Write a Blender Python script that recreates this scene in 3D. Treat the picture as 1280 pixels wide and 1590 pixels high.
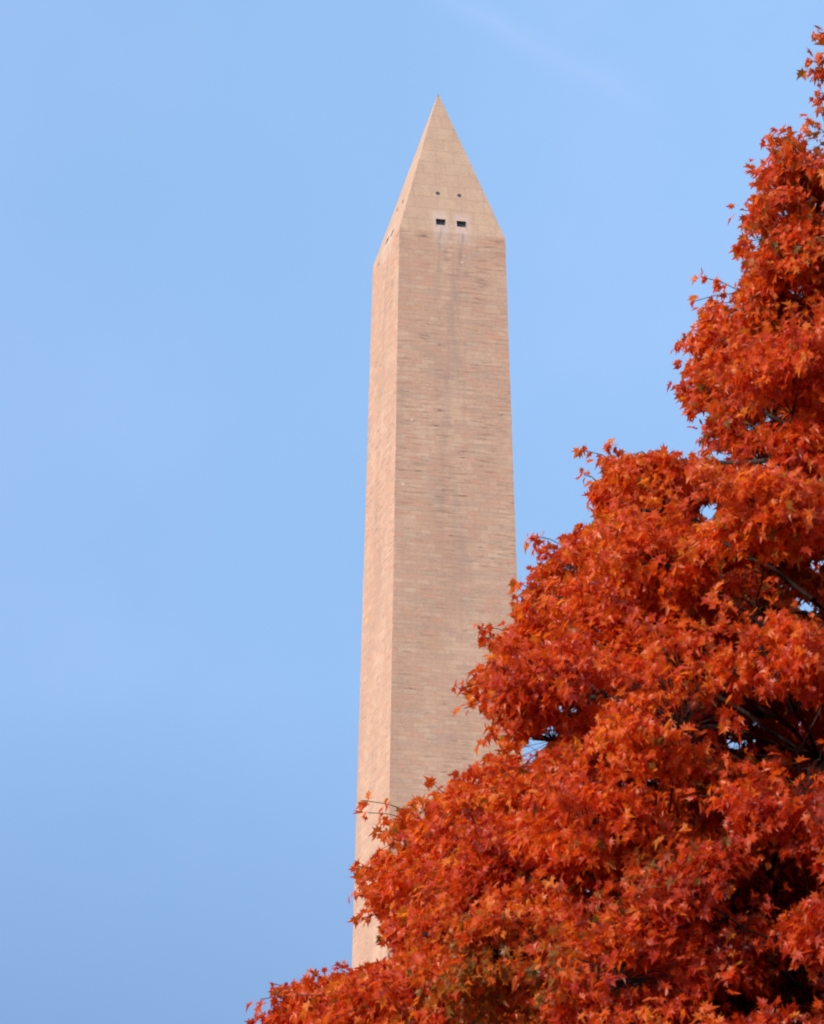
import bpy, math, random
import numpy as np
from math import radians, sin, cos, pi

for o in list(bpy.data.objects):
    bpy.data.objects.remove(o)
S = bpy.context.scene
C = S.collection

# ------------------------------------------------------------------ camera
YAW, PITCH, FPX = 0.252715, 0.328987, 6777.0     # FPX: focal length for a 1280 px wide frame
CAM = (-100.524, -379.037, 1.6)
cd = bpy.data.cameras.new('camera')
cam = bpy.data.objects.new('camera', cd); C.objects.link(cam)
cam.location = CAM
cam.rotation_euler = (pi / 2 + PITCH, 0, -YAW)
cd.sensor_fit = 'HORIZONTAL'; cd.sensor_width = 36.0
cd.lens = FPX / 1280 * 36
cd.clip_start = 0.5; cd.clip_end = 20000
cd.dof.use_dof = True; cd.dof.focus_distance = 66; cd.dof.aperture_fstop = 12
S.camera = cam

# ------------------------------------------------------------------ light
SUN_EL = radians(24)
SUN_AZ = radians(60)          # from -Y towards -X
sd = np.array([-cos(SUN_EL) * sin(SUN_AZ), -cos(SUN_EL) * cos(SUN_AZ), sin(SUN_EL)])
W = bpy.data.worlds.new('World'); S.world = W; W.use_nodes = True
nt = W.node_tree; nt.nodes.clear()
def wn(t, **k):
    n = nt.nodes.new(t)
    for a, b in k.items(): setattr(n, a, b)
    return n
sky = wn('ShaderNodeTexSky', sky_type='NISHITA', sun_disc=False)
sky.sun_elevation = SUN_EL
sky.sun_rotation = math.atan2(sd[0], sd[1])
sky.altitude = 0; sky.air_density = 1.0; sky.dust_density = 0.6; sky.ozone_density = 2.5
tint = wn('ShaderNodeMix', data_type='RGBA', blend_type='MULTIPLY')
tint.inputs[0].default_value = 1.0
tint.inputs[7].default_value = (1.13, 1.05, 1.04, 1)
nt.links.new(sky.outputs[0], tint.inputs[6])
# the low sky of this hazeless afternoon hardly pales towards the horizon: look the sky up at a compressed height
tc0 = wn('ShaderNodeTexCoord'); sp0 = wn('ShaderNodeSeparateXYZ'); cb0 = wn('ShaderNodeCombineXYZ')
nt.links.new(tc0.outputs['Generated'], sp0.inputs[0])
m1 = wn('ShaderNodeMath', operation='SUBTRACT'); m1.inputs[0].default_value = .285; nt.links.new(sp0.outputs[2], m1.inputs[1])
m2 = wn('ShaderNodeMath', operation='MAXIMUM'); nt.links.new(m1.outputs[0], m2.inputs[0]); m2.inputs[1].default_value = 0
m3 = wn('ShaderNodeMath', operation='MULTIPLY_ADD'); nt.links.new(m2.outputs[0], m3.inputs[0]); m3.inputs[1].default_value = 1.3; m3.inputs[2].default_value = .388
nt.links.new(sp0.outputs[0], cb0.inputs[0]); nt.links.new(sp0.outputs[1], cb0.inputs[1]); nt.links.new(m3.outputs[0], cb0.inputs[2])
nt.links.new(cb0.outputs[0], sky.inputs[0])
# broad, barely visible veils: the blue leans now to violet, now to cyan
vn = wn('ShaderNodeTexNoise'); vn.inputs['Scale'].default_value = 7.5; vn.inputs['Detail'].default_value = 6; vn.inputs['Roughness'].default_value = .55
nt.links.new(tc0.outputs['Generated'], vn.inputs[0])
vr = wn('ShaderNodeValToRGB'); vr.color_ramp.elements[0].position = .36; vr.color_ramp.elements[0].color = (1.14, 1.065, 1.03, 1)
vr.color_ramp.elements[1].position = .64; vr.color_ramp.elements[1].color = (1.01, 1.015, .985, 1)
nt.links.new(vn.outputs[0], vr.inputs[0]); nt.links.new(vr.outputs[0], tint.inputs[7])
# one faint, straight wisp of high cirrus in the upper sky, fixed in the sky's own directions
def skydir(u, v):
    x, y = (u - 640) / FPX, (795 - v) / FPX
    r_ = np.array([cos(YAW), -sin(YAW), 0]); f_ = np.array([sin(YAW) * cos(PITCH), cos(YAW) * cos(PITCH), sin(PITCH)])
    d = f_ + x * r_ + y * np.cross(r_, f_); return d / np.linalg.norm(d)
A_, B_ = skydir(640, -30), skydir(960, 140)
N_ = np.cross(A_, B_); N_ /= np.linalg.norm(N_); M_ = skydir(760, 35)
tc = wn('ShaderNodeTexCoord')
def wmath(op, a, b=0.0, c=None):
    n = wn('ShaderNodeMath', operation=op)
    for i, q in enumerate((a, b, c)):
        if q is None: continue
        if hasattr(q, 'is_linked'): nt.links.new(q, n.inputs[i])
        else: n.inputs[i].default_value = q
    return n.outputs[0]
def wdot(vec):
    n = wn('ShaderNodeVectorMath', operation='DOT_PRODUCT'); nt.links.new(tc.outputs['Generated'], n.inputs[0]); n.inputs[1].default_value = tuple(vec); return n.outputs['Value']
nz = wn('ShaderNodeTexNoise'); nz.inputs['Scale'].default_value = 38; nz.inputs['Detail'].default_value = 5; nz.inputs['Roughness'].default_value = .6
nt.links.new(tc.outputs['Generated'], nz.inputs[0])
d1 = wmath('ABSOLUTE', wmath('ADD', wdot(N_), wmath('MULTIPLY', wmath('SUBTRACT', nz.outputs[0], .5), .006)))
w1 = wmath('POWER', wmath('MAXIMUM', wmath('SUBTRACT', 1.0, wmath('DIVIDE', d1, .0055)), 0.0), 1.5)
w2 = wmath('MAXIMUM', wmath('DIVIDE', wmath('SUBTRACT', wdot(M_), cos(.05)), 1 - cos(.05)), 0.0)
cr = wmath('MULTIPLY', wmath('MULTIPLY', w1, w2), wmath('MULTIPLY', nz.outputs[0], .055))
mix = wn('ShaderNodeMix', data_type='RGBA'); mix.inputs[7].default_value = (5.6, 5.8, 6.6, 1)
nt.links.new(cr, mix.inputs[0]); nt.links.new(tint.outputs[2], mix.inputs[6])
bg = wn('ShaderNodeBackground'); bg.inputs[1].default_value = 0.15
out = wn('ShaderNodeOutputWorld')
nt.links.new(mix.outputs[2], bg.inputs[0]); nt.links.new(bg.outputs[0], out.inputs[0])

ld = bpy.data.lights.new('sun', 'SUN'); ld.energy = 2.9; ld.angle = radians(0.5); ld.color = (1.0, .80, .62)
lo = bpy.data.objects.new('sun', ld); C.objects.link(lo)
from mathutils import Vector
lo.rotation_euler = Vector(sd).to_track_quat('Z', 'Y').to_euler()

S.view_settings.view_transform = 'Standard'; S.view_settings.look = 'None'
S.view_settings.exposure = 0.7; S.view_settings.gamma = 1
S.render.engine = 'CYCLES'
S.cycles.filter_width = 1.9
S.cycles.max_bounces = 8; S.cycles.transmission_bounces = 6; S.cycles.diffuse_bounces = 4

# ------------------------------------------------------------------ helpers
def link(name, me, mat, parent=None):
    o = bpy.data.objects.new(name, me); C.objects.link(o)
    if mat: me.materials.append(mat)
    if parent: o.parent = parent
    return o
def mesh(name, v, f):
    me = bpy.data.meshes.new(name); me.from_pydata([tuple(map(float, a)) for a in v], [], [tuple(a) for a in f]); me.update()
    return me
def empty(name, loc, label, cat, rz=0):
    o = bpy.data.objects.new(name, None); C.objects.link(o); o.location = loc; o.rotation_euler = (0, 0, rz)
    o['label'] = label; o['category'] = cat
    return o
class Mat:
    def __init__(s, name):
        s.m = bpy.data.materials.new(name); s.m.use_nodes = True; s.t = s.m.node_tree; s.t.nodes.clear()
    def n(s, t, ins={}, **k):
        n = s.t.nodes.new(t)
        for a, b in k.items(): setattr(n, a, b)
        for a, b in ins.items():
            if isinstance(b, tuple) and len(b) == 2 and hasattr(b[0], 'outputs'): s.t.links.new(b[0].outputs[b[1]], n.inputs[a])
            elif hasattr(b, 'outputs'): s.t.links.new(b.outputs[0], n.inputs[a])
            else: n.inputs[a].default_value = b
        return n
    def math(s, op, a, b=0.0, c=None, clamp=False):
        ins = {0: a, 1: b}
        if c is not None: ins[2] = c
        return s.n('ShaderNodeMath', ins, operation=op, use_clamp=clamp)
    def mix(s, fac, a, b, mode='MIX'):
        n = s.n('ShaderNodeMix', {0: fac, 6: a, 7: b}, data_type='RGBA', blend_type=mode)
        return (n, 2)
    def ramp(s, fac, pts):
        n = s.n('ShaderNodeValToRGB', {0: fac}); e = n.color_ramp.elements
        while len(e) < len(pts): e.new(.5)
        for k, (p, c) in zip(e, pts): k.position = p; k.color = c if len(c) == 4 else (*c, 1)
        return n
    def rng(s, x, a, b, c=0.0, d=1.0):
        return s.n('ShaderNodeMapRange', {0: x, 1: a, 2: b, 3: c, 4: d})
    def out(s, sh):
        s.n('ShaderNodeOutputMaterial', {0: sh}); return s.m

# ------------------------------------------------------------------ materials: marble
ZB = 9.6                      # height of the monument's foot above the camera's ground
ZS, ZA = 152.4, 169.3
HB, HT = 8.4, 5.25
def marble(name, pyramid):
    M = Mat(name)
    uv = M.n('ShaderNodeUVMap', uv_map='face')
    sep = M.n('ShaderNodeSeparateXYZ', {0: uv})
    U, V = (sep, 0), (sep, 1)
    if pyramid: bw, rh, mort = 2.3, 1.41, .018
    else: bw, rh, mort = 1.25, .45, .012
    def vec(sx, sy, ox=0., oy=0.):
        return M.n('ShaderNodeMapping', {0: uv, 1: (ox, oy, 0), 3: (sx, sy, 1)})
    # warp the course lines a little so that nothing is ruler straight
    wob = M.n('ShaderNodeTexNoise', {0: vec(.4, .5), 'Scale': 1.0, 'Detail': 3})
    wv = M.n('ShaderNodeVectorMath', {0: (wob, 1), 1: (.5, .5, .5)}, operation='SUBTRACT')
    wv = M.n('ShaderNodeVectorMath', {0: wv, 3: .04 if pyramid else .07}, operation='SCALE')
    uw = M.n('ShaderNodeVectorMath', {0: uv, 1: wv}, operation='ADD')
    br = M.n('ShaderNodeTexBrick', {0: uw, 'Color1': (0, 0, 0, 1), 'Color2': (1, 1, 1, 1), 'Mortar': (.5, .5, .5, 1), 'Scale': 1.0,
             'Mortar Size': mort, 'Mortar Smooth': .3, 'Bias': 0.0, 'Brick Width': bw, 'Row Height': rh}, offset=.5, squash=.75, squash_frequency=3)
    stone = M.n('ShaderNodeSeparateColor', {0: br})
    # a second, longer bond gives runs of like blocks
    br2 = M.n('ShaderNodeTexBrick', {0: uw, 'Color1': (0, 0, 0, 1), 'Color2': (1, 1, 1, 1), 'Mortar': (.5, .5, .5, 1), 'Scale': 1.0,
             'Mortar Size': 0.0, 'Brick Width': bw * 2, 'Row Height': rh}, offset=.33, squash=1)
    st2 = M.n('ShaderNodeSeparateColor', {0: br2})
    big = M.n('ShaderNodeTexNoise', {0: vec(.22, .07) if not pyramid else vec(.5, .35), 'Scale': 1.0, 'Detail': 6, 'Roughness': .6})
    strk = M.n('ShaderNodeTexNoise', {0: vec(.5, 4.2), 'Scale': 1.0, 'Detail': 5, 'Roughness': .62})
    fine = M.n('ShaderNodeTexNoise', {0: vec(3.2, 7.), 'Scale': 1.0, 'Detail': 3})
    vert = M.n('ShaderNodeTexNoise', {0: vec(.9, .09, 3.3), 'Scale': 1.0, 'Detail': 6, 'Roughness': .62, 'Distortion': .25})
    base = M.ramp(big, [(.32, (.485, .308, .218)), (.5, (.53, .344, .246)), (.68, (.59, .40, .29))] if not pyramid else [(.32, (.45, .315, .215)), (.5, (.52, .37, .255)), (.68, (.56, .405, .285))])
    warm = (.53, .29, .205, 1) if not pyramid else (.49, .32, .23, 1)
    grey = (.42, .31, .245, 1) if not pyramid else (.46, .325, .24, 1)
    f1 = M.math('MULTIPLY', M.rng((stone, 0), .45, 1.0, 0, .62), 1.0)
    c = M.mix(f1, base, warm)
    c = M.mix(M.rng((st2, 0), .55, 1.0, 0, .45), c, grey)
    c = M.mix(M.rng((stone, 0), .0, .28, .35 if not pyramid else .15, 0), c, (.62, .45, .33, 1))
    if pyramid: c = M.mix(.35, c, (.50, .35, .245, 1)); c = M.mix(1.0, c, (.94, .92, .92, 1), 'MULTIPLY')
    # height (v is metres above the foot): the upper third is the most weathered
    wea = M.rng(V, 60., 135., .3, 1.) if not pyramid else M.math('MULTIPLY', .8, 1.)
    blot = M.n('ShaderNodeTexNoise', {0: vec(1.1, .9, 3.1, 8.8), 'Scale': 1.0, 'Detail': 6, 'Roughness': .65})
    c = M.mix(M.rng(blot, .5, .72, 0, .5 if pyramid else .3), c, (.36, .255, .21, 1))
    pat = M.n('ShaderNodeTexNoise', {0: vec(.28, .16, 7.7, 1.1), 'Scale': 1.0, 'Detail': 3})
    wea = M.math('MULTIPLY', wea, M.rng(pat, .36, .62, .12, 1.15))
    s1 = M.math('MULTIPLY', M.rng(strk, .52, .66), wea, clamp=True)
    c = M.mix(M.math('MULTIPLY', s1, .85 if not pyramid else .25), c, (.30, .19, .135, 1))
    # open joints and spalls, dark and short
    sp = M.n('ShaderNodeTexNoise', {0: vec(.55, 2.1, 9.1, 4.4), 'Scale': 1.0, 'Detail': 3, 'Roughness': .5})
    sp1 = M.math('MULTIPLY', M.rng(sp, .60, .66), M.rng(strk, .55, .62) if not pyramid else 0.0)
    c = M.mix(M.math('MULTIPLY', sp1, M.math('MULTIPLY', wea, .8)), c, (.13, .085, .07, 1))
    # joints
    c = M.mix(M.math('MULTIPLY', (br, 1), .6 if pyramid else .5), c, (.22, .15, .115, 1))
    # fine grain
    c = M.mix(.5, c, M.ramp(fine, [(.3, (.42, .42, .42)), (.7, (.58, .58, .58))]), 'OVERLAY')
    # vertical run-off below the windows (band around the middle of each face) and along the left arris
    au = M.math('ABSOLUTE', U)
    band = M.rng(au, 1.0, 2.9, 1, 0)
    edge = M.rng(U, -7.0, -2.6, 1, 0)
    run = M.math('MULTIPLY', M.rng(vert, .45, .8), M.math('MAXIMUM', band, M.math('MULTIPLY', edge, .8)), clamp=True)
    hgt = M.rng(V, 70., 150., .22, 1.) if not pyramid else M.math('MULTIPLY', .25, 1.)
    c = M.mix(M.math('MULTIPLY', run, M.math('MULTIPLY', hgt, .75)), c, (.29, .225, .20, 1))
    # two pale lilac washes with dark drips right under the openings
    du = M.math('ABSOLUTE', M.math('SUBTRACT', au, 1.08))
    near = M.math('MULTIPLY', M.rng(du, .55, .95, 1, 0), M.math('MULTIPLY', M.rng(V, 154.3, 155.0, 1, 0), M.rng(V, 150.4, 152.2, 0, 1)))
    c = M.mix(M.math('MULTIPLY', near, .5), c, (.56, .45, .41, 1))
    drip = M.n('ShaderNodeTexNoise', {0: vec(2.6, .55, 2.2), 'Scale': 1.0, 'Detail': 3})
    dk = M.math('MULTIPLY', M.rng(drip, .5, .62), M.math('MULTIPLY', M.rng(du, .35, .75, 1, 0), M.math('MULTIPLY', M.rng(V, 153.5, 153.8, 1, 0), M.rng(V, 146., 152., 0, 1))))
    c = M.mix(M.math('MULTIPLY', dk, .4), c, (.20, .155, .15, 1))
    # pale patches (repairs)
    vo = M.n('ShaderNodeTexVoronoi', {0: vec(.42, .3, 1.7, .6), 'Scale': 1.0}, feature='F1')
    c = M.mix(M.rng((vo, 0), .035, .055, .75, 0), c, (.72, .60, .52, 1))
    hgt2 = M.math('ADD', M.math('MULTIPLY', (br, 1), -1.0), M.math('MULTIPLY', strk, .5))
    bp = M.n('ShaderNodeBump', {'Strength': .4, 'Distance': .03, 'Height': hgt2})
    b2 = M.n('ShaderNodeBump', {'Strength': .25, 'Distance': .04, 'Height': fine, 'Normal': bp})
    p = M.n('ShaderNodeBsdfPrincipled', {'Base Color': c, 'Roughness': .82, 'Specular IOR Level': .25, 'Normal': b2})
    return M.out(p)
m_shaft = marble('marble_courses', False)
m_pyr = marble('marble_slabs', True)
def plain(name, col, rough=.7, metal=0, noise=.2, scale=3.0):
    M = Mat(name)
    tcn = M.n('ShaderNodeTexCoord')
    nzz = M.n('ShaderNodeTexNoise', {0: (tcn, 3), 'Scale': scale, 'Detail': 4})
    lo_ = tuple(x * (1 - noise) for x in col); hi = tuple(min(1, x * (1 + noise)) for x in col)
    c = M.ramp(nzz, [(.3, lo_), (.7, hi)])
    return M.out(M.n('ShaderNodeBsdfPrincipled', {'Base Color': c, 'Roughness': rough, 'Metallic': metal}))
m_alu = plain('aluminium', (.55, .55, .54), .4, 1)
m_pane = plain('dark_window_glass', (.07, .065, .07), .3)
m_reveal = plain('window_reveal_stone', (.30, .24, .21), .85)
m_iron = plain('dark_iron', (.05, .045, .045), .6)

# ------------------------------------------------------------------ ground (below the frame)
def ground():
    n = 120; R = 6000.0
    xs = np.sign(np.linspace(-1, 1, n)) * np.abs(np.linspace(-1, 1, n)) ** 3 * R
    v = []
    for y in xs:
        for x in xs:
            d = math.hypot(x, y)
            t = max(0., min(1., (d - 45) / 230)); t = t * t * (3 - 2 * t)
            v.append((x, y, (ZB - .1) * (1 - t) + .25 * sin(x * .013) * sin(y * .017) * t))
    f = [(j * n + i, j * n + i + 1, (j + 1) * n + i + 1, (j + 1) * n + i) for j in range(n - 1) for i in range(n - 1)]
    M = Mat('lawn')
    tcn = M.n('ShaderNodeTexCoord')
    a = M.n('ShaderNodeTexNoise', {0: (tcn, 3), 'Scale': .08, 'Detail': 6})
    b = M.n('ShaderNodeTexNoise', {0: (tcn, 3), 'Scale': 6.0, 'Detail': 4})
    c = M.mix(.5, M.ramp(a, [(.35, (.055, .08, .025)), (.65, (.10, .115, .04))]), M.ramp(b, [(.3, (.35, .35, .35)), (.7, (.65, .65, .65))]), 'OVERLAY')
    g = link('lawn_ground', mesh('lawn_ground', v, f), M.out(M.n('ShaderNodeBsdfPrincipled', {'Base Color': c, 'Roughness': .95})))
    for p in g.data.polygons: p.use_smooth = True
    g['kind'] = 'structure'
    # round granite plaza at the foot of the monument
    k = 96; r = 36.0; v = []
    for z, rr in ((ZB - .6, r), (ZB - .004, r)):
        v += [(rr * cos(2 * pi * i / k), rr * sin(2 * pi * i / k), z) for i in range(k)]
    f = [(i, (i + 1) % k, k + (i + 1) % k, k + i) for i in range(k)] + [tuple(range(k, 2 * k))]
    pz = link('paved_plaza', mesh('paved_plaza', v, f), plain('plaza_granite', (.34, .33, .31), .8, 0, .15, .6))
    pz['kind'] = 'structure'
ground()

# ------------------------------------------------------------------ monument
mon = empty('obelisk', (0, 0, ZB), 'tall weathered marble obelisk with pointed top and small dark windows rising behind the red maple', 'monument')
def face_frames():
    # for each face: horizontal axis e, outward normal n (front = -Y first)
    for k in range(4):
        a = -pi / 2 - k * pi / 2
        nx, ny = cos(a), sin(a)
        e = (-ny, nx) if True else None
        yield np.array([nx, ny, 0.]), np.array([-ny, nx, 0.])
def half(z):
    return HB + (HT - HB) * z / ZS if z <= ZS else HT * (ZA - z) / (ZA - ZS)
def uvset(me, uvs):
    l = me.uv_layers.new(name='face')
    for i, q in enumerate(uvs): l.data[i].uv = q
# shaft: four faces in 25 lifts; a hair of waviness in the arrises, shared by both faces
rs = random.Random(4)
NZ = 125
zs = [ZS * i / NZ for i in range(NZ + 1)]
jit = [[0.0 if i in (0, NZ) else rs.uniform(-.012, .012) for i in range(NZ + 1)] for _ in range(4)]
vs, fs, uvs = [], [], []
for fi, (n, e) in enumerate(face_frames()):
    b0 = len(vs)
    for i, z in enumerate(zs):
        h = half(z)
        for s, ci in ((-1, fi), (1, (fi + 3) % 4)):
            p = n * h + e * s * h + np.array([0, 0, z])
            p[:2] *= 1 + jit[ci][i] / h
            vs.append(p)
    for i in range(NZ):
        a = b0 + 2 * i
        fs.append((a, a + 1, a + 3, a + 2))
        for q in (a, a + 1, a + 3, a + 2):
            s = -1 if (q - b0) % 2 == 0 else 1
            z = zs[(q - b0) // 2]
            uvs.append((s * half(z) + fi * 0.0, z))
me = mesh('shaft', vs, fs)
uvset(me, uvs)
shaft = link('shaft', me, m_shaft, mon)
# pyramidion: grid per face with real window and lamp openings
WZ0, WZ1, WX = 153.52, 154.18, .49     # window bottom, top, half width
WC = 1.30                              # window centre offset from the face's middle
# (values refined from the photo)
WC = 1.03; WZ0, WZ1 = 153.22, 153.92
vs, fs, uvs = [], [], []
zl = [ZS, WZ0, WZ1] + [ZS + 1.69 * i for i in range(2, 10)]
zt = 168.95
for n, e in face_frames():
    cut = [-WC - WX, -WC + WX, WC - WX, WC + WX]
    zr = zl + [zt]
    for i in range(len(zr) - 1):
        z0, z1 = zr[i], zr[i + 1]
        h0, h1 = half(z0), half(z1)
        xs0 = [-h0] + (cut if z1 <= WZ1 + .01 or i == 2 else []) + [h0]
        xs1 = [-h1] + (cut if z1 <= WZ1 + .01 or i == 2 else []) + [h1]
        for j in range(len(xs0) - 1):
            if i == 1 and j in (1, 3): continue
            q = [(xs0[j], z0), (xs0[j + 1], z0), (xs1[j + 1], z1), (xs1[j], z1)]
            b = len(vs)
            for x, z in q:
                vs.append(n * half(z) + e * x + np.array([0, 0, z])); uvs.append((x, z))
            fs.append((b, b + 1, b + 2, b + 3))
me = mesh('pyramidion', vs, fs); uvset(me, uvs)
pyr = link('pyramidion', me, m_pyr, mon)
def boxm(parts):
    """parts: list of (n, e, centre, half e, half n, half z) oriented boxes"""
    v, f = [], []
    for n, e, c, he, hn, hz in parts:
        b = len(v)
        for sz in (-1, 1):
            for se, sn in ((-1, -1), (1, -1), (1, 1), (-1, 1)):
                v.append(np.array(c) + e * se * he + n * sn * hn + np.array([0, 0, sz * hz]))
        f += [tuple(b + k for k in q) for q in ((0, 1, 2, 3), (7, 6, 5, 4), (4, 5, 1, 0), (5, 6, 2, 1), (6, 7, 3, 2), (7, 4, 0, 3))]
    return v, f
for n, e in face_frames():
    for s in (-1, 1):
        # reveal: jambs, lintel and sill running into the wall
        depth = .30
        v, f = [], []
        x0, x1 = s * WC - WX, s * WC + WX
        q0 = [(x0, WZ0), (x1, WZ0), (x1, WZ1), (x0, WZ1)]
        hback = half(WZ1) - depth
        for x, z in q0: v.append(n * half(z) + e * x + np.array([0, 0, z]))
        for x, z in q0: v.append(n * hback + e * x + np.array([0, 0, z]))
        f = [(k, (k + 1) % 4, 4 + (k + 1) % 4, 4 + k) for k in range(4)]
        w = link('window', mesh('window', v, f), m_reveal, mon)
        pv, pf = boxm([(n, e, n * (hback - .02) + e * s * WC + np.array([0, 0, (WZ0 + WZ1) / 2]), WX + .02, .02, (WZ1 - WZ0) / 2 + .02)])
        link('pane', mesh('pane', pv, pf), m_pane, w)
        bars = []
        for t in (-.33, 0, .33):
            bars.append((n, e, n * (hback + .05) + e * (s * WC + t * WX * 1.6) + np.array([0, 0, (WZ0 + WZ1) / 2]), .018, .018, (WZ1 - WZ0) / 2 - .002))
        bv, bf = boxm(bars)
        link('window_bars', mesh('window_bars', bv, bf), m_iron, w)
        # aircraft warning lamp port: short flanged tube with dark glass
        zc = 156.98; xc = s * 1.07; k = 20
        sl = np.array([0, 0, 1.0]) * (ZA - ZS) - n * HT; sl /= np.linalg.norm(sl)
        nn = np.cross(e, sl); nn = nn if nn @ n > 0 else -nn
        c0 = n * half(zc) + e * xc + np.array([0, 0, zc])
        v, f = [], []
        for r, d in ((.205, -.05), (.205, .02), (.165, .02), (.165, -.02)):
            v += [c0 + nn * d + (e * cos(2 * pi * i / k) + sl * sin(2 * pi * i / k)) * r for i in range(k)]
        for L in range(3):
            f += [(L * k + i, L * k + (i + 1) % k, (L + 1) * k + (i + 1) % k, (L + 1) * k + i) for i in range(k)]
        b = link('warning_lamp', mesh('warning_lamp', v, f), m_iron, mon)
        v = [c0 + nn * .006 + (e * cos(2 * pi * i / k) + sl * sin(2 * pi * i / k)) * .168 for i in range(k)]
        link('lens', mesh('lens', v, [tuple(range(k))]), m_pane, b)
# metal tip
h = half(zt) + .004
v = [(-h, -h, zt), (h, -h, zt), (h, h, zt), (-h, h, zt), (0, 0, ZA + .02)]
link('metal_tip', mesh('metal_tip', v, [(0, 1, 4), (1, 2, 4), (2, 3, 4), (3, 0, 4), (3, 2, 1, 0)]), m_alu, mon)

# ------------------------------------------------------------------ maple
rng = np.random.default_rng(11)
TD = 31.0                       # metres from the photographer to the trunk
TX = 3.85                       # trunk lies this far right of the optical axis
tree_loc = (CAM[0] + cos(YAW) * TX + sin(YAW) * TD, CAM[1] - sin(YAW) * TX + cos(YAW) * TD, 0.0)
tree = empty('maple_tree', tree_loc, 'tall maple in full red and orange autumn leaf standing in front of the obelisk', 'tree', -YAW)
# tree frame: x to the right, y away, z up, origin at the foot of the trunk
cp, spp = cos(PITCH), sin(PITCH)
def view(P):
    """where a point of the tree falls in the photograph's 1280 x 1590 frame"""
    x = P[:, 0] + TX; y = P[:, 1] + TD; z = P[:, 2] - CAM[2]
    zc = y * cp + z * spp; yc = z * cp - y * spp
    return 640 + FPX * x / zc, 795 - FPX * yc / zc
def place(u, v, y=0.0):
    """tree-frame point at depth y whose direction is (u, v)"""
    a = (u - 640) / FPX; b = (795 - v) / FPX
    t = (y + TD) / (cp - b * spp)
    return np.array([a * t - TX, y, CAM[2] + t * (spp + b * cp)])
# left-hand limit of the crown, as (height in frame, left edge)
PROF = np.array([(-170, 1500), (-60, 1390), (30, 1300), (60, 1278), (110, 1272), (150, 1282), (185, 1275), (200, 1235), (215, 1205), (240, 1195), (262, 1172), (290, 1178),
 (315, 1160), (345, 1150), (380, 1152), (405, 1150), (425, 1165), (445, 1140), (470, 1105), (500, 1080), (530, 1062), (560, 1058), (600, 1055), (622, 1070), (650, 1090), (680, 1100),
 (700, 1090), (706, 960), (712, 922), (735, 912), (770, 918), (800, 926), (822, 905), (838, 860), (860, 850), (885, 832), (905, 812), (930, 802), (960, 790), (975, 765),
 (1000, 768), (1025, 752), (1045, 728), (1070, 720), (1100, 735), (1120, 762), (1150, 762), (1172, 765), (1190, 735), (1215, 705), (1228, 668), (1245, 628), (1270, 606), (1295, 598), (1330, 575),
 (1355, 560), (1390, 560), (1420, 580), (1450, 600), (1480, 612), (1495, 600), (1508, 545), (1522, 470), (1535, 425), (1560, 402), (1590, 392), (1650, 380), (1800, 330), (2200, 300), (2500, 400), (2900, 900)], float)
def outside(P, m=0.0):
    u, v = view(P)
    return u < np.interp(v, PROF[:, 0], PROF[:, 1]) + 6 + m
# smooth radius of the crown against height (m)
CR = np.array([(3.2, .8), (4.2, 3.2), (5.5, 4.9), (7, 5.35), (8.2, 4.95), (9.2, 4.35), (10.4, 3.75), (11.4, 3.25), (12.4, 2.65), (13.3, 2.0), (14.3, 1.55), (15.3, 1.15), (16.2, .8), (17.1, .25)])
def crad(z): return np.interp(z, CR[:, 0], CR[:, 1])
# boughs that shape the left side: (u, v, radius m, depth)
BOUGH = [(1245, 262, .28, 0), (1215, 320, .26, -.2), (1200, 370, .26, .2), (1240, 420, .42, -.3), (1175, 480, .30, 0), (1125, 545, .34, -.1), (1115, 600, .30, .2), (1180, 590, .42, -.5), (1230, 640, .42, -.8), (1150, 650, .30, 0),
 (1262, 340, .35, .3), (1185, 700, .34, -.7), (1280, 760, .5, -1.2), (985, 765, .33, 0), (945, 740, .22, .1), (1060, 760, .36, .2), (970, 830, .36, -.3), (1080, 850, .4, -.4), (1180, 830, .42, -.9), (900, 880, .3, 0), (870, 935, .32, .2),
 (950, 920, .42, -.6), (1050, 950, .45, -.9), (1150, 960, .42, -1.3), (835, 985, .32, 0), (790, 1050, .3, .1), (850, 1060, .38, -.5), (950, 1040, .42, -1.0), (1050, 1060, .34, -1.2), (800, 1115, .28, 0), (860, 1150, .3, .3),
 (790, 1215, .36, -.2), (720, 1250, .3, 0), (880, 1230, .4, -.8), (980, 1200, .38, -1.3), (1080, 1240, .45, -1.6), (1200, 1220, .48, -2), (665, 1280, .28, .1), (640, 1330, .3, 0), (720, 1340, .42, -.6), (820, 1330, .42, -1.1), (930, 1340, .45, -1.6),
 (610, 1380, .24, .2), (660, 1410, .36, -.2), (750, 1430, .42, -.9), (860, 1440, .42, -1.4), (980, 1420, .42, -2), (1090, 1370, .42, -2.2), (1110, 1470, .42, -2.4), (650, 1480, .24, .3), (700, 1520, .36, -.4), (600, 1540, .26, 0), (520, 1550, .24, .1), (455, 1565, .2, 0),
 (560, 1600, .36, -.5), (800, 1540, .36, -1.2), (930, 1530, .42, -1.8), (1040, 1560, .42, -2.3), (1160, 1570, .42, -2.6), (1270, 1280, .42, -2.2), (1265, 1440, .34, -2.4), (1175, 1405, .45, 1.5), (1250, 1420, .48, 1.9), (1240, 1530, .42, 1.8), (1110, 1410, .4, 1.2), (1200, 1340, .42, 2.3), (1160, 1470, .4, 2.2)]
lob = [(place(u, v, y), r) for u, v, r, y in BOUGH]
pos = np.array([l[0] for l in lob])
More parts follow.
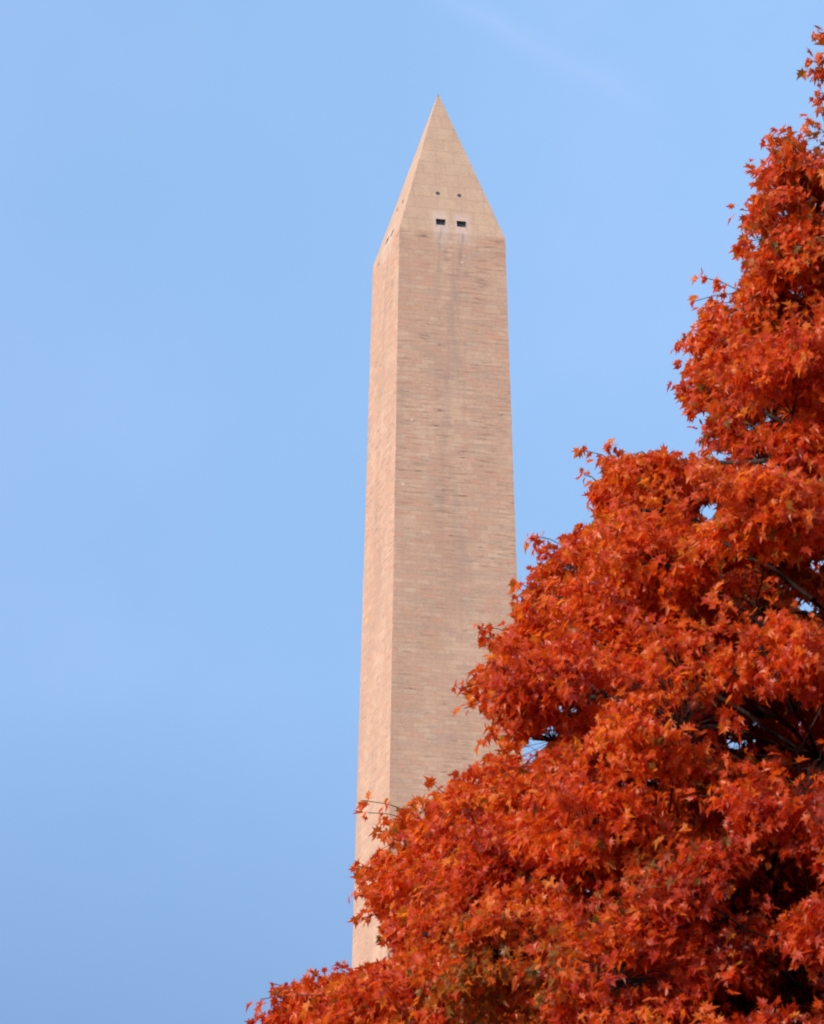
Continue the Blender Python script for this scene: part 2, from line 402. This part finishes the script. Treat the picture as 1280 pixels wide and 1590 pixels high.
# the rest of the crown, all round the trunk
tries = 0
while tries < 9000:
    tries += 1
    z = rng.uniform(3.8, 16.9); R = crad(z)
    if rng.random() > (R + .5) / 5.6: continue
    th = rng.uniform(0, 2 * pi); rho = R * rng.uniform(.35, .93) ** .7
    r = rng.uniform(.34, .5) * (1.0 if z < 14.5 else .7)
    P = np.array([cos(th) * rho, sin(th) * rho, z + rng.uniform(-.1, .1)])
    if outside((P + np.array([0, 0, 0]))[None], 95 * r / .42)[0]: continue
    if np.min(np.linalg.norm((pos - P) * [1, 1, 1.25], axis=1)) < .78: continue
    lob.append((P, r)); pos = np.vstack([pos, P])
print('boughs', len(lob))

# skeleton: nodes with parents; limbs leave the trunk and rise outwards
nodes, par, limb = [], [], []
def add(p, pa, lb):
    nodes.append(np.array(p, float)); par.append(pa); limb.append(lb); return len(nodes) - 1
t_ids = []
pid = -1
for i in range(33):
    z = .0 + i * .5
    pid = add((.10 * sin(z * .55) * min(1, z / 6), .12 * sin(z * .4 + 1) * min(1, z / 5), z), pid, 0); t_ids.append(pid)
nl = 0
limb_nodes = []
for k in range(22):
    z0 = 2.9 + k * .60
    a = pi + .25 + k * 2.39996
    nl += 1
    R = crad(z0 + 2.2 * (1 - k / 26)) * .72
    rise = 1.0 - .02 * k
    pid = t_ids[int(round(z0 / .5))]
    p = nodes[pid].copy()
    n_ = max(4, int(R / .3))
    d = np.array([cos(a), sin(a), 0])
    for j in range(1, n_ + 1):
        t = j / n_
        q = p + d * R * t + np.array([0, 0, rise * R * (.85 * t - .18 * t * t)])
        q += rng.normal(0, .035, 3)
        pid = add(q, pid, nl); limb_nodes.append(pid)
# big boughs that can be seen through the openings of the crown
FAN = [([(1420, 1290, -.3), (1330, 1205, -.6), (1240, 1165, -.9), (1160, 1110, -1.1), (1075, 1062, -1.2), (1000, 1062, -1.2), (930, 1082, -1.1), (840, 1086, -.8)], 0),
       ([(1240, 1165, -.9), (1150, 1135, -1.2), (1060, 1090, -1.35), (985, 1105, -1.3), (900, 1050, -1.1)], 1),
       ([(1240, 1165, -.9), (1190, 1090, -1.2), (1140, 1040, -1.4), (1085, 1012, -1.4)], 1),
       ([(1160, 1110, -1.1), (1100, 1050, -1.25), (1045, 1020, -1.3), (990, 960, -1.2)], 1),
       ([(1240, 1165, -.9), (1225, 1080, -1.2), (1185, 1010, -1.4), (1180, 960, -1.5)], 1),
       ([(1330, 1205, -.6), (1230, 1190, -1.0), (1150, 1170, -1.3), (1080, 1150, -1.5), (1000, 1160, -1.5)], 1),
       ([(1420, 1030, -.2), (1320, 975, -.5), (1260, 930, -.7), (1200, 880, -.8), (1130, 845, -.8), (1070, 800, -.6), (1000, 790, -.3)], 0),
       ([(1320, 975, -.5), (1250, 950, -.9), (1190, 945, -1.0), (1120, 920, -1.0), (1040, 905, -.8)], 1),
       ([(1420, 1600, -.5), (1320, 1530, -1.0), (1230, 1480, -1.5), (1150, 1440, -1.8), (1085, 1400, -1.9), (1040, 1350, -1.9), (960, 1290, -1.6)], 0),
       ([(1230, 1480, -1.5), (1140, 1480, -1.9), (1060, 1440, -2.1), (960, 1430, -1.9), (890, 1370, -1.6), (800, 1345, -1.1), (720, 1300, -.5)], 1),
       ([(1320, 1530, -1.0), (1220, 1560, -1.7), (1120, 1560, -2.1), (1000, 1530, -1.9), (930, 1480, -1.7), (850, 1450, -1.4), (720, 1460, -.7), (660, 1450, -.3)], 1),
       ([(1420, 860, 0), (1340, 760, -.3), (1260, 680, -.5), (1190, 640, -.5), (1140, 600, -.3)], 0),
       ([(1340, 760, -.3), (1260, 735, -.7), (1190, 715, -.7), (1120, 720, -.5)], 1)]
fan_ids = []
for pts_, sub in FAN:
    P3 = [place(q[0], q[1], q[2] - (.55 if k_ and q[0] < 1300 else 0)) for k_, q in enumerate(pts_)]
    if sub == 0:
        ix = [t for t in t_ids if nodes[t][2] < P3[0][2] - .2]
        pid = ix[-1]; nl += 1; lb = nl
    else:
        A = np.array(nodes); A_ok = np.array([l > 22 for l in limb])
        pid = int(np.argmin(np.linalg.norm(A - P3[0], axis=1) + 100 * ~A_ok)); lb = limb[pid]; P3 = P3[1:]
    for q in P3:
        a = nodes[pid]; n_ = max(1, int(np.linalg.norm(q - a) / .16))
        for j in range(1, n_ + 1):
            w = a + (q - a) * j / n_ + rng.normal(0, .008, 3)
            pid = add(w, pid, lb); limb_nodes.append(pid); fan_ids.append(pid)
# attach boughs, nearest to the axis first
order = sorted(range(len(lob)), key=lambda i: math.hypot(lob[i][0][0], lob[i][0][1]))
tip_ids = {}
cand = list(limb_nodes)
for i in order:
    P, r = lob[i]
    A = np.array([nodes[c] for c in cand])
    d = P - A
    hd = np.hypot(d[:, 0], d[:, 1]); dist = np.linalg.norm(d, axis=1)
    inward = np.hypot(A[:, 0], A[:, 1]) - math.hypot(P[0], P[1])
    cost = dist + 1.3 * np.maximum(0, .35 * hd - d[:, 2]) + .8 * np.maximum(0, inward)
    c = cand[int(np.argmin(cost))]
    a = nodes[c]; L = np.linalg.norm(P - a); n_ = max(2, int(L / .22))
    pid = c
    for j in range(1, n_ + 1):
        t = j / n_
        q = a + (P - a) * t + np.array([0, 0, -.10 * L * sin(pi * t)]) + (rng.normal(0, .018, 3) if j < n_ else 0)
        pid = add(q, pid, limb[c]); cand.append(pid)
    tip_ids[i] = pid

# leaf sprays inside every bough
def detail(P):
    u, v = view(P[None]); u = u[0]; v = v[0]
    infr = -60 < u < 1400 and -120 < v < 1700
    return (1.0 if infr and P[1] < 1.6 else .55 if infr else .3)
GAPS = [(1165, 1128, 95, 48, .93), (1235, 905, 62, 52, .85), (1200, 1385, 85, 58, .95), (1250, 1540, 62, 66, .96), (1090, 1440, 80, 26, .93), (975, 1530, 55, 24, .9), (1130, 1545, 60, 22, .9), (1250, 1230, 30, 16, .8), (1200, 1300, 50, 16, .8), (850, 1290, 46, 16, .8), (820, 1440, 46, 18, .8), (1000, 1330, 44, 15, .8), (1150, 1010, 40, 14, .7), (940, 990, 40, 14, .75), (1120, 890, 44, 15, .8), (860, 1010, 30, 10, .7), (1010, 880, 36, 12, .7), (1190, 530, 36, 12, .7), (1240, 380, 30, 12, .7), (1090, 800, 26, 26, .9), (1140, 706, 42, 14, .85), (1205, 645, 42, 26, .8),
        (1100, 1090, 60, 30, .75), (880, 1098, 26, 12, .85), (835, 1160, 30, 16, .85), (1000, 1212, 34, 12, .8), (940, 1395, 46, 26, .7), (1120, 1430, 60, 30, .8), (900, 1480, 46, 24, .6), (735, 1330, 30, 20, .5), (1010, 1500, 60, 22, .6),
        (770, 1500, 60, 40, .45), (1120, 880, 30, 26, .5), (600, 1315, 16, 10, .9), (1190, 720, 30, 14, .8)]
def n3(P, f, ph):
    x, y, z = P[:, 0] * f, P[:, 1] * f, P[:, 2] * f
    return np.sin(x + 1.3 * np.sin(z * .8 + ph)) * np.sin(y * 1.1 + 1.1 * np.sin(x * .7 + ph)) + .8 * np.sin(z * 1.25 + 1.2 * np.sin(y * .9 - ph) + x * .4)
def carve(P):
    # positive inside the foliage; pockets of air run through the crown at two sizes
    return .52 - .44 * n3(P, 4.3, .7) - .42 * n3(P, 9.5, 2.1)
spr = []          # (point, outward dir, n leaves, scale, bough index)
for i, (P, r) in enumerate(lob):
    dt = detail(P)
    nt_ = int(136 * (r / .42) ** 2 * dt) + 6
    ax = np.array([r * 1.12, r * 1.12, r * .82])
    g = rng.normal(size=(nt_, 3)); g /= np.linalg.norm(g, axis=1)[:, None]
    g[:, 2] = np.where(g[:, 2] < -.35, g[:, 2] * .6, g[:, 2])
    rad = rng.uniform(.25, 1.0, nt_) ** .45
    # lumpy shell
    lump = 1 + .18 * np.sin(g[:, 0] * 7 + i) * np.sin(g[:, 1] * 8 + 2 * i) + .12 * np.sin(g[:, 2] * 11 + i)
    pts = P + g * rad[:, None] * ax * lump[:, None]
    od = P * [1, 1, 0]; od /= np.linalg.norm(od) + 1e-6
    pts[:, 2] -= .12 * ((pts - P) @ od).clip(0, 1)          # outer ends droop
    keep = ~outside(pts, 9 + rng.uniform(-8, 16, nt_))
    keep &= carve(pts) > rng.uniform(-.12, .12, nt_)
    u, v = view(pts)
    for gu, gv, ru, rv, pr in GAPS:
        m = ((u - gu) / ru) ** 2 + ((v - gv) / rv) ** 2 < 1
        keep &= ~(m & (pts[:, 1] < (.1 if gv > 1250 else .9)) & (rng.random(nt_) < pr))
    for q, gg in zip(pts[keep], g[keep]):
        spr.append((q, gg * .7 + od * .5, 15 if dt == 1 else 12, 1.0 if dt == 1 else 1.25 if dt > .5 else 1.6, i))
print('sprays', len(spr))
# long whippy shoots growing out of every bough, leaves in pairs along them
shoot = []
bnl = {}
for i in range(len(lob)):
    ids, q = [], tip_ids[i]
    for _ in range(5):
        ids.append(q); q = par[q]
        if q < 0 or limb[q] == 0: break
    bnl[i] = ids
for i, (P, r) in enumerate(lob):
    dt = detail(P)
    if dt < .5: continue
    od = P * [1, 1, 0]; od /= np.linalg.norm(od) + 1e-6
    for _ in range(13 if dt == 1 else 5):
        g = rng.normal(size=3) * [1, 1, .7] + od * .9 + [0, 0, .35]; g /= np.linalg.norm(g)
        a = P + g * r * .75; L = rng.uniform(.22, .52) * (r / .4) ** .5
        k_ = int(L / .055); prev = a; pts_ = []
        for j in range(k_):
            t = (j + 1) / k_
            pts_.append(a + g * L * t + np.array([0, 0, -.16 * L * t * t]) + rng.normal(0, .008, 3))
        pp = np.array(pts_)
        good = ~outside(pp, 2 + rng.uniform(-6, 6))
        gu_, gv_ = view(pp)
        for u0, v0, ru, rv, pr in GAPS: good &= ~((((gu_ - u0) / ru) ** 2 + ((gv_ - v0) / rv) ** 2 < 1) & (pp[:, 1] < (.1 if v0 > 1250 else .9)))
        m_ = k_ if good.all() else int(np.argmin(good))
        if m_ < 2: continue
        prev = a
        for j in range(m_):
            if j == 0:
                nd = np.array([nodes[q] for q in bnl[i]]); c0 = nd[int(np.argmin(np.linalg.norm(nd - a, axis=1)))]
                shoot.append((i, c0, a))
            shoot.append((i, prev, pp[j])); prev = pp[j]
            spr.append((pp[j], g, 3 if j < m_ - 1 else 5, .95, i))
# thin outlying twigs that stand clear of the crown: root, tip
OUT = [((1150, 452), (1090, 430)), ((1150, 455), (1078, 468)), ((1130, 470), (1092, 478)), ((880, 850), (828, 832)), ((860, 870), (838, 852)), ((870, 905), (832, 880)), ((640, 1262), (563, 1243)), ((640, 1275), (572, 1262)), ((650, 1290), (590, 1292)),
       ((800, 985), (745, 975)), ((800, 1000), (752, 990)), ((790, 1080), (722, 1100)), ((780, 1062), (716, 1068)), ((1190, 280), (1166, 262)), ((1215, 245), (1200, 208)), ((1240, 230), (1225, 203)), ((1190, 340), (1150, 325)), ((1190, 370), (1146, 385)),
       ((1095, 540), (1056, 535)), ((1100, 590), (1052, 598)), ((1110, 640), (1070, 632)), ((1120, 690), (1092, 676)), ((960, 720), (910, 700)), ((950, 710), (942, 690)), ((930, 750), (908, 738)), ((1020, 735), (1030, 705)), ((600, 1360), (556, 1345)), ((600, 1390), (554, 1392)),
       ((640, 1440), (600, 1455)), ((620, 1420), (566, 1425)), ((470, 1550), (405, 1552)), ((470, 1545), (425, 1528)), ((520, 1535), (488, 1514)), ((560, 1530), (523, 1503)), ((480, 1580), (395, 1582)), ((700, 1250), (672, 1216)), ((740, 1230), (705, 1212)),
       ((1300, 120), (1258, 110)), ((1305, 110), (1262, 95)), ((1300, 150), (1268, 145)), ((1300, 60), (1272, 50)), ((1310, 130), (1270, 125)), ((1310, 90), (1275, 82)), ((1310, 160), (1275, 170)), ((930, 830), (905, 822)), ((770, 1130), (752, 1150)), ((1180, 440), (1160, 420)), ((840, 930), (806, 905)), ((1290, 215), (1262, 195))]
thin = []
for (r0, r1) in OUT:
    y = rng.uniform(-.25, .25)
    a = place(*r0, y); b = place(*r1, y + rng.uniform(-.1, .1))
    for q_ in range(3):
        spr.append((b + (a - b) * rng.uniform(.05, 1.0) + rng.normal(0, .012, 3), (b - a) / np.linalg.norm(b - a), 4, .95, -1))
    spr.append((b, (b - a) / np.linalg.norm(b - a), 4, .95, -1))
    # joined to the nearest node of the skeleton through its root
    A = np.array(nodes); c = int(np.argmin(np.linalg.norm(A - a, axis=1) + 10 * (np.array(limb) == 0)))
    m_ = (nodes[c] + a) / 2 + np.array([0, 0, -.02])
    p1 = add(m_, c, limb[c]); p2 = add(a, p1, limb[c]); p3 = add((a + b) / 2 + np.array([0, 0, .02]), p2, limb[c]); p4 = add(b, p3, limb[c]); thin += [p1, p2, p3, p4]

# pipe-model radii
nN = len(nodes); load = np.full(nN, 0.0)
kids = np.zeros(nN, int)
for i in range(nN):
    if par[i] >= 0: kids[par[i]] += 1
load[kids == 0] = 1.0
for i in range(nN - 1, -1, -1):
    if par[i] >= 0: load[par[i]] += load[i]
rad = .0072 * load ** .47
rad[thin] = .0032
rad[fan_ids] = np.maximum(rad[fan_ids] * 1.15, .015)
rad[t_ids] = np.maximum(rad[t_ids], .22 * (1 - np.arange(len(t_ids)) / 34))
rad[t_ids[0]] *= 1.5; rad[t_ids[1]] *= 1.12

def tubes(segs, k):
    """segs: list of (p0, p1, r0, r1) -> numpy verts, quads"""
    A = np.array([s[0] for s in segs]); B = np.array([s[1] for s in segs]); r0 = np.array([s[2] for s in segs]); r1 = np.array([s[3] for s in segs])
    d = B - A; L = np.linalg.norm(d, axis=1)[:, None]; d = d / np.maximum(L, 1e-6)
    B = B + d * np.minimum(r1, .03)[:, None] * .5
    ref = np.where(np.abs(d[:, 2:3]) > .9, [[1., 0, 0]], [[0., 0, 1.]])
    s = np.cross(d, ref); s /= np.linalg.norm(s, axis=1)[:, None]; t = np.cross(d, s)
    V = []
    for Q, r in ((A, r0), (B, r1)):
        for j in range(k):
            a = 2 * pi * j / k
            V.append(Q + (s * cos(a) + t * sin(a)) * r[:, None])
    V = np.stack(V, 1).reshape(-1, 3)
    n = len(segs); base = (np.arange(n) * 2 * k)[:, None, None]
    q = np.array([(j, (j + 1) % k, k + (j + 1) % k, k + j) for j in range(k)])[None]
    return V, (base + q).reshape(-1, 4)
def np_mesh(name, V, F, smooth=True):
    me = bpy.data.meshes.new(name)
    k = F.shape[1]
    me.vertices.add(len(V)); me.vertices.foreach_set('co', V.astype(np.float32).ravel())
    me.loops.add(F.size); me.loops.foreach_set('vertex_index', F.astype(np.int32).ravel())
    me.polygons.add(len(F)); me.polygons.foreach_set('loop_start', np.arange(0, F.size, k, dtype=np.int32))
    me.polygons.foreach_set('use_smooth', np.full(len(F), smooth))
    me.update(calc_edges=True)
    return me
def bark():
    M = Mat('maple_bark')
    tcn = M.n('ShaderNodeTexCoord')
    mpn = M.n('ShaderNodeMapping', {0: (tcn, 3), 3: (1, 1, .22)})
    a = M.n('ShaderNodeTexNoise', {0: mpn, 'Scale': 26.0, 'Detail': 6, 'Roughness': .65})
    c = M.ramp(a, [(.3, (.011, .007, .005)), (.55, (.026, .016, .011)), (.75, (.052, .036, .027))])
    b = M.n('ShaderNodeBump', {'Strength': .8, 'Distance': .02, 'Height': a})
    return M.out(M.n('ShaderNodeBsdfPrincipled', {'Base Color': c, 'Roughness': .9, 'Normal': b}))
m_bark = bark()
# trunk as one continuous flared tube
V, F = [], []
k = 20
for j, ti in enumerate(t_ids):
    p = nodes[ti]
    for a in range(k):
        an = 2 * pi * a / k
        r = rad[ti] * (1 + .06 * sin(3 * an + .4 * j) + .04 * sin(7 * an + .2 * j) + (.22 * abs(sin(2.5 * an)) if j == 0 else 0))
        V.append((p[0] + r * cos(an), p[1] + r * sin(an), p[2] - (.25 if j == 0 else 0)))
for j in range(len(t_ids) - 1):
    for a in range(k):
        F.append((j * k + a, j * k + (a + 1) % k, (j + 1) * k + (a + 1) % k, (j + 1) * k + a))
tr = link('trunk', np_mesh('trunk', np.array(V), np.array(F)), m_bark, tree)
# twigs from each spray to its bough's nodes
NA = np.array(nodes)
LM = np.array(limb)
twig = {}
bn = {}
for i in range(len(lob)):
    # the last few nodes of the bough's own branch
    ids, q = [], tip_ids[i]
    for _ in range(5):
        ids.append(q); q = par[q]
        if q < 0 or limb[q] == 0: break
    bn[i] = ids
for q, g, nlv, sc, i in spr:
    if i < 0 or sc > 1.3 or nlv < 8: continue
    ids = bn[i]; A = NA[ids]; c = ids[int(np.argmin(np.linalg.norm(A - q, axis=1)))]
    a = NA[c]; m1 = a + (q - a) * .5 + rng.normal(0, .02, 3) + np.array([0, 0, .03])
    twig.setdefault(limb[c], []).extend([(a, m1, .0048, .0036), (m1, q, .0036, .0022)])
for i, a, b in shoot: twig.setdefault(limb[bn[i][0]], []).append((a, b, .0028, .0024))
for lb in range(1, nl + 1):
    sg = [(NA[par[i]], NA[i], min(rad[par[i]], rad[i] * 1.25 + .004), rad[i]) for i in range(nN) if limb[i] == lb]
    big_ = [s for s in sg if s[3] > .02]; sm = [s for s in sg if s[3] <= .02] 
    V1, F1 = tubes(sg, 7)
    if lb in twig:
        V2, F2 = tubes(twig[lb], 3)
        # pad: both are quads
        F2 = F2 + len(V1); V1 = np.vstack([V1, V2]); F1 = np.vstack([F1, F2])
    link('limb', np_mesh('limb', V1, F1), m_bark, tree)

# ---- leaves: a five-lobed pointed outline with serrated shoulders and a stalk
OUTL = [(0, 0), (.10, .03), (.35, -.08), (.25, .14), (.57, .33), (.30, .38), (.47, .67), (.21, .55), (.13, .69), (0, 1.05)]
rt = [p for p in OUTL]
ring = rt + [(-x, y) for x, y in reversed(rt[1:-1])]
ring = np.array(ring); nr = len(ring)
tmpl = []
for kx in range(28):
    r_ = np.random.default_rng(kx)
    P2 = ring * (1 + r_.normal(0, .07, ring.shape))
    wid = r_.uniform(.72, 1.12); fold = r_.uniform(.05, .9); curl = r_.uniform(.0, .9)
    x = P2[:, 0] * wid; y = P2[:, 1]
    z = fold * np.abs(x) - curl * (y - .3) ** 2 * np.sign(y - .3) - r_.uniform(0, .7) * x * x
    z += r_.normal(0, .03, len(z))
    L = np.stack([x, y, z], 1)
    ctr = np.array([[0, .33, -.02]])
    st = np.array([[-.012, -.55, .10], [.012, -.55, .10], [.012, 0.02, 0], [-.012, 0.02, 0]])
    tmpl.append(np.vstack([L, ctr, st]))
tmpl = np.array(tmpl)
fan = [(nr, j, (j + 1) % nr) for j in range(nr)]
stf = [(nr + 1, nr + 2, nr + 3), (nr + 1, nr + 3, nr + 4)]
TF = np.array(fan + stf); NV = tmpl.shape[1]
lc, ld_, ls, lb_ = [], [], [], []
for q, g, nlv, sc, i in spr:
    n = nlv
    off = rng.normal(0, .055 if nlv > 6 else .03, (n, 3)) * sc
    lc.append(q + off); ld_.append(np.tile(g, (n, 1))); ls.append(np.full(n, sc)); lb_.append(np.full(n, i))
lc = np.vstack(lc); ld_ = np.vstack(ld_); ls = np.concatenate(ls); lb_ = np.concatenate(lb_)
ok = ~outside(lc, -10) | (lb_ < 0)
gu, gv = view(lc)
# the rim of the crown is thin and lets daylight through between its sprays
rim = gu - np.interp(gv, PROF[:, 0], PROF[:, 1])
thin_ = np.clip(1 - rim / 150, 0, 1)
hol = n3(lc, 17., 5.2) + .6 * n3(lc, 31., 1.2)
ok &= (hol < 1.25 - 1.35 * thin_) | (lb_ < 0)
# small openings right through the thin outer crown where the sky shows
for u0, v0, ru, rv in ((882, 1098, 15, 9), (835, 1155, 16, 12), (818, 1178, 9, 9), (1010, 1212, 17, 8), (858, 1135, 9, 12), (1150, 1152, 24, 8), (1176, 1118, 5, 5), (1128, 1140, 7, 5), (1195, 1148, 6, 4), (1105, 790, 12, 14), (1128, 706, 12, 9), (1185, 708, 15, 9), (970, 1215, 8, 6),
      (1200, 645, 16, 6), (1256, 936, 12, 4), (1262, 872, 5, 7), (1240, 925, 4, 4), (1215, 905, 4, 4), (1100, 640, 6, 6), (915, 1378, 6, 5), (1060, 712, 7, 5), (1168, 660, 8, 5), (932, 733, 7, 9), (870, 925, 7, 6), (890, 880, 8, 5), (660, 1258, 8, 8), (618, 1312, 10, 10), (1215, 330, 8, 8), (1240, 450, 10, 7), (1178, 372, 9, 12)):
    ok &= ~(((gu - u0) / (ru + 6)) ** 2 + ((gv - v0) / (rv + 6)) ** 2 < 1) | (rng.random(N0 := len(lc)) < .04)
# and the big boughs seen from below are bare on the side towards the light well
fp = np.array(nodes)[fan_ids]; fu, fv = view(fp)
for a_, b_, p_ in zip(fu, fv, fp):
    if not (560 < a_ < 1330 and 560 < b_ < 1640): continue
    well = (880 < a_ < 1290 and 1000 < b_ < 1195) or (1120 < a_ < 1290 and 830 < b_ < 985)
    ok &= ~(((gu - a_) ** 2 + (gv - b_) ** 2 < (16 if well else 12) ** 2) & (lc[:, 1] < p_[1] + .05) & (rng.random(len(lc)) < (.85 if well else .5)))
lc, ld_, ls, lb_ = lc[ok], ld_[ok], ls[ok], lb_[ok]
N = len(lc); print('leaves', N)
def unit(a): return a / (np.linalg.norm(a, axis=1)[:, None] + 1e-9)
ld_ = unit(ld_)
tip = unit(ld_ * .55 + np.array([0, 0, -.75]) + rng.normal(0, .5, (N, 3)))
nor = unit(ld_ * .55 + np.array([0, 0, .6]) + rng.normal(0, .62, (N, 3)))
side = unit(np.cross(tip, nor)); nor = np.cross(side, tip)
size = ls * np.clip(rng.normal(.074, .017, N), .035, .112)
ti = rng.integers(0, len(tmpl), N)
T = tmpl[ti] * size[:, None, None]
V = lc[:, None, :] + T[:, :, 0:1] * side[:, None, :] + T[:, :, 1:2] * tip[:, None, :] + T[:, :, 2:3] * nor[:, None, :]
F = (np.arange(N)[:, None, None] * NV + TF[None]).reshape(-1, 3)
me = np_mesh('crown', V.reshape(-1, 3), F, False)
# each leaf's autumn colour, with shade worked in at the lower right: R = red..orange, G = green left in it, B = random
lobh = rng.random(len(lob) + 1)
lf = 1 / 1.3
wave = .5 + .5 * np.sin(lc[:, 0] * 2.1 + 1.7 * np.sin(lc[:, 2] * 1.3)) * np.sin(lc[:, 2] * 1.9 + lc[:, 1])
cl = .5 + .25 * n3(lc, 6.5, 4.4)
hue = .16 * lobh[lb_] + .16 * wave + .26 * cl + .42 * rng.random(N)
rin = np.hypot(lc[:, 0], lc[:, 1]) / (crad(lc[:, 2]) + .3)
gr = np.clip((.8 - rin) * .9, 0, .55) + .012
gu, gv = view(lc)
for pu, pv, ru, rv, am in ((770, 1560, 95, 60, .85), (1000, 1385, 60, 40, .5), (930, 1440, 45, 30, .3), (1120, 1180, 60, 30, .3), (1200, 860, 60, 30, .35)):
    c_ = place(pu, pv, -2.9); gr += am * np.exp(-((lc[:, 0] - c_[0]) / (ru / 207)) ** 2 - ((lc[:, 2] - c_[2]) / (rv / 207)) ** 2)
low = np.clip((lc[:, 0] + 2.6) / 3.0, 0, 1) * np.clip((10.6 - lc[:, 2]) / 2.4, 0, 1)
hue = hue - .34 * low + .04 * (1 - low)  # lower right: redder leaves, also darkened in colour to stand for crown shade
hue[rng.random(N) < .025] = .86
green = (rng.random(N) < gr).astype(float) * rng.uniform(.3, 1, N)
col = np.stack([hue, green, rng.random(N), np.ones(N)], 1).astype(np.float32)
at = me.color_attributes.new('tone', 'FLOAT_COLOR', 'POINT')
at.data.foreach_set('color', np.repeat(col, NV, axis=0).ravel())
def leafmat():
    M = Mat('maple_leaves')
    a = M.n('ShaderNodeVertexColor', layer_name='tone')
    s = M.n('ShaderNodeSeparateColor', {0: a})
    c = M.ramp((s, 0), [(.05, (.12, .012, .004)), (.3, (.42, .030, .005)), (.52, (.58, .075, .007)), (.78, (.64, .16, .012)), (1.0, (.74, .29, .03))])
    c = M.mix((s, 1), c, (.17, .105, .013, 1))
    tcn = M.n('ShaderNodeTexCoord')
    nz_ = M.n('ShaderNodeTexNoise', {0: (tcn, 3), 'Scale': 30.0, 'Detail': 3})
    c = M.mix(.6, c, M.ramp(nz_, [(.3, (.36, .36, .36)), (.7, (.62, .62, .62))]), 'OVERLAY')
    p = M.n('ShaderNodeBsdfPrincipled', {'Base Color': c, 'Roughness': .40, 'Specular IOR Level': .5})
    hs = M.n('ShaderNodeHueSaturation', {'Color': c, 'Value': 1.5, 'Saturation': 1.0})
    t = M.n('ShaderNodeBsdfTranslucent', {0: hs})
    mx = M.n('ShaderNodeMixShader', {0: .58, 1: p, 2: t})
    return M.out(mx)
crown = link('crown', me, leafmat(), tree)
print('verts', len(me.vertices))
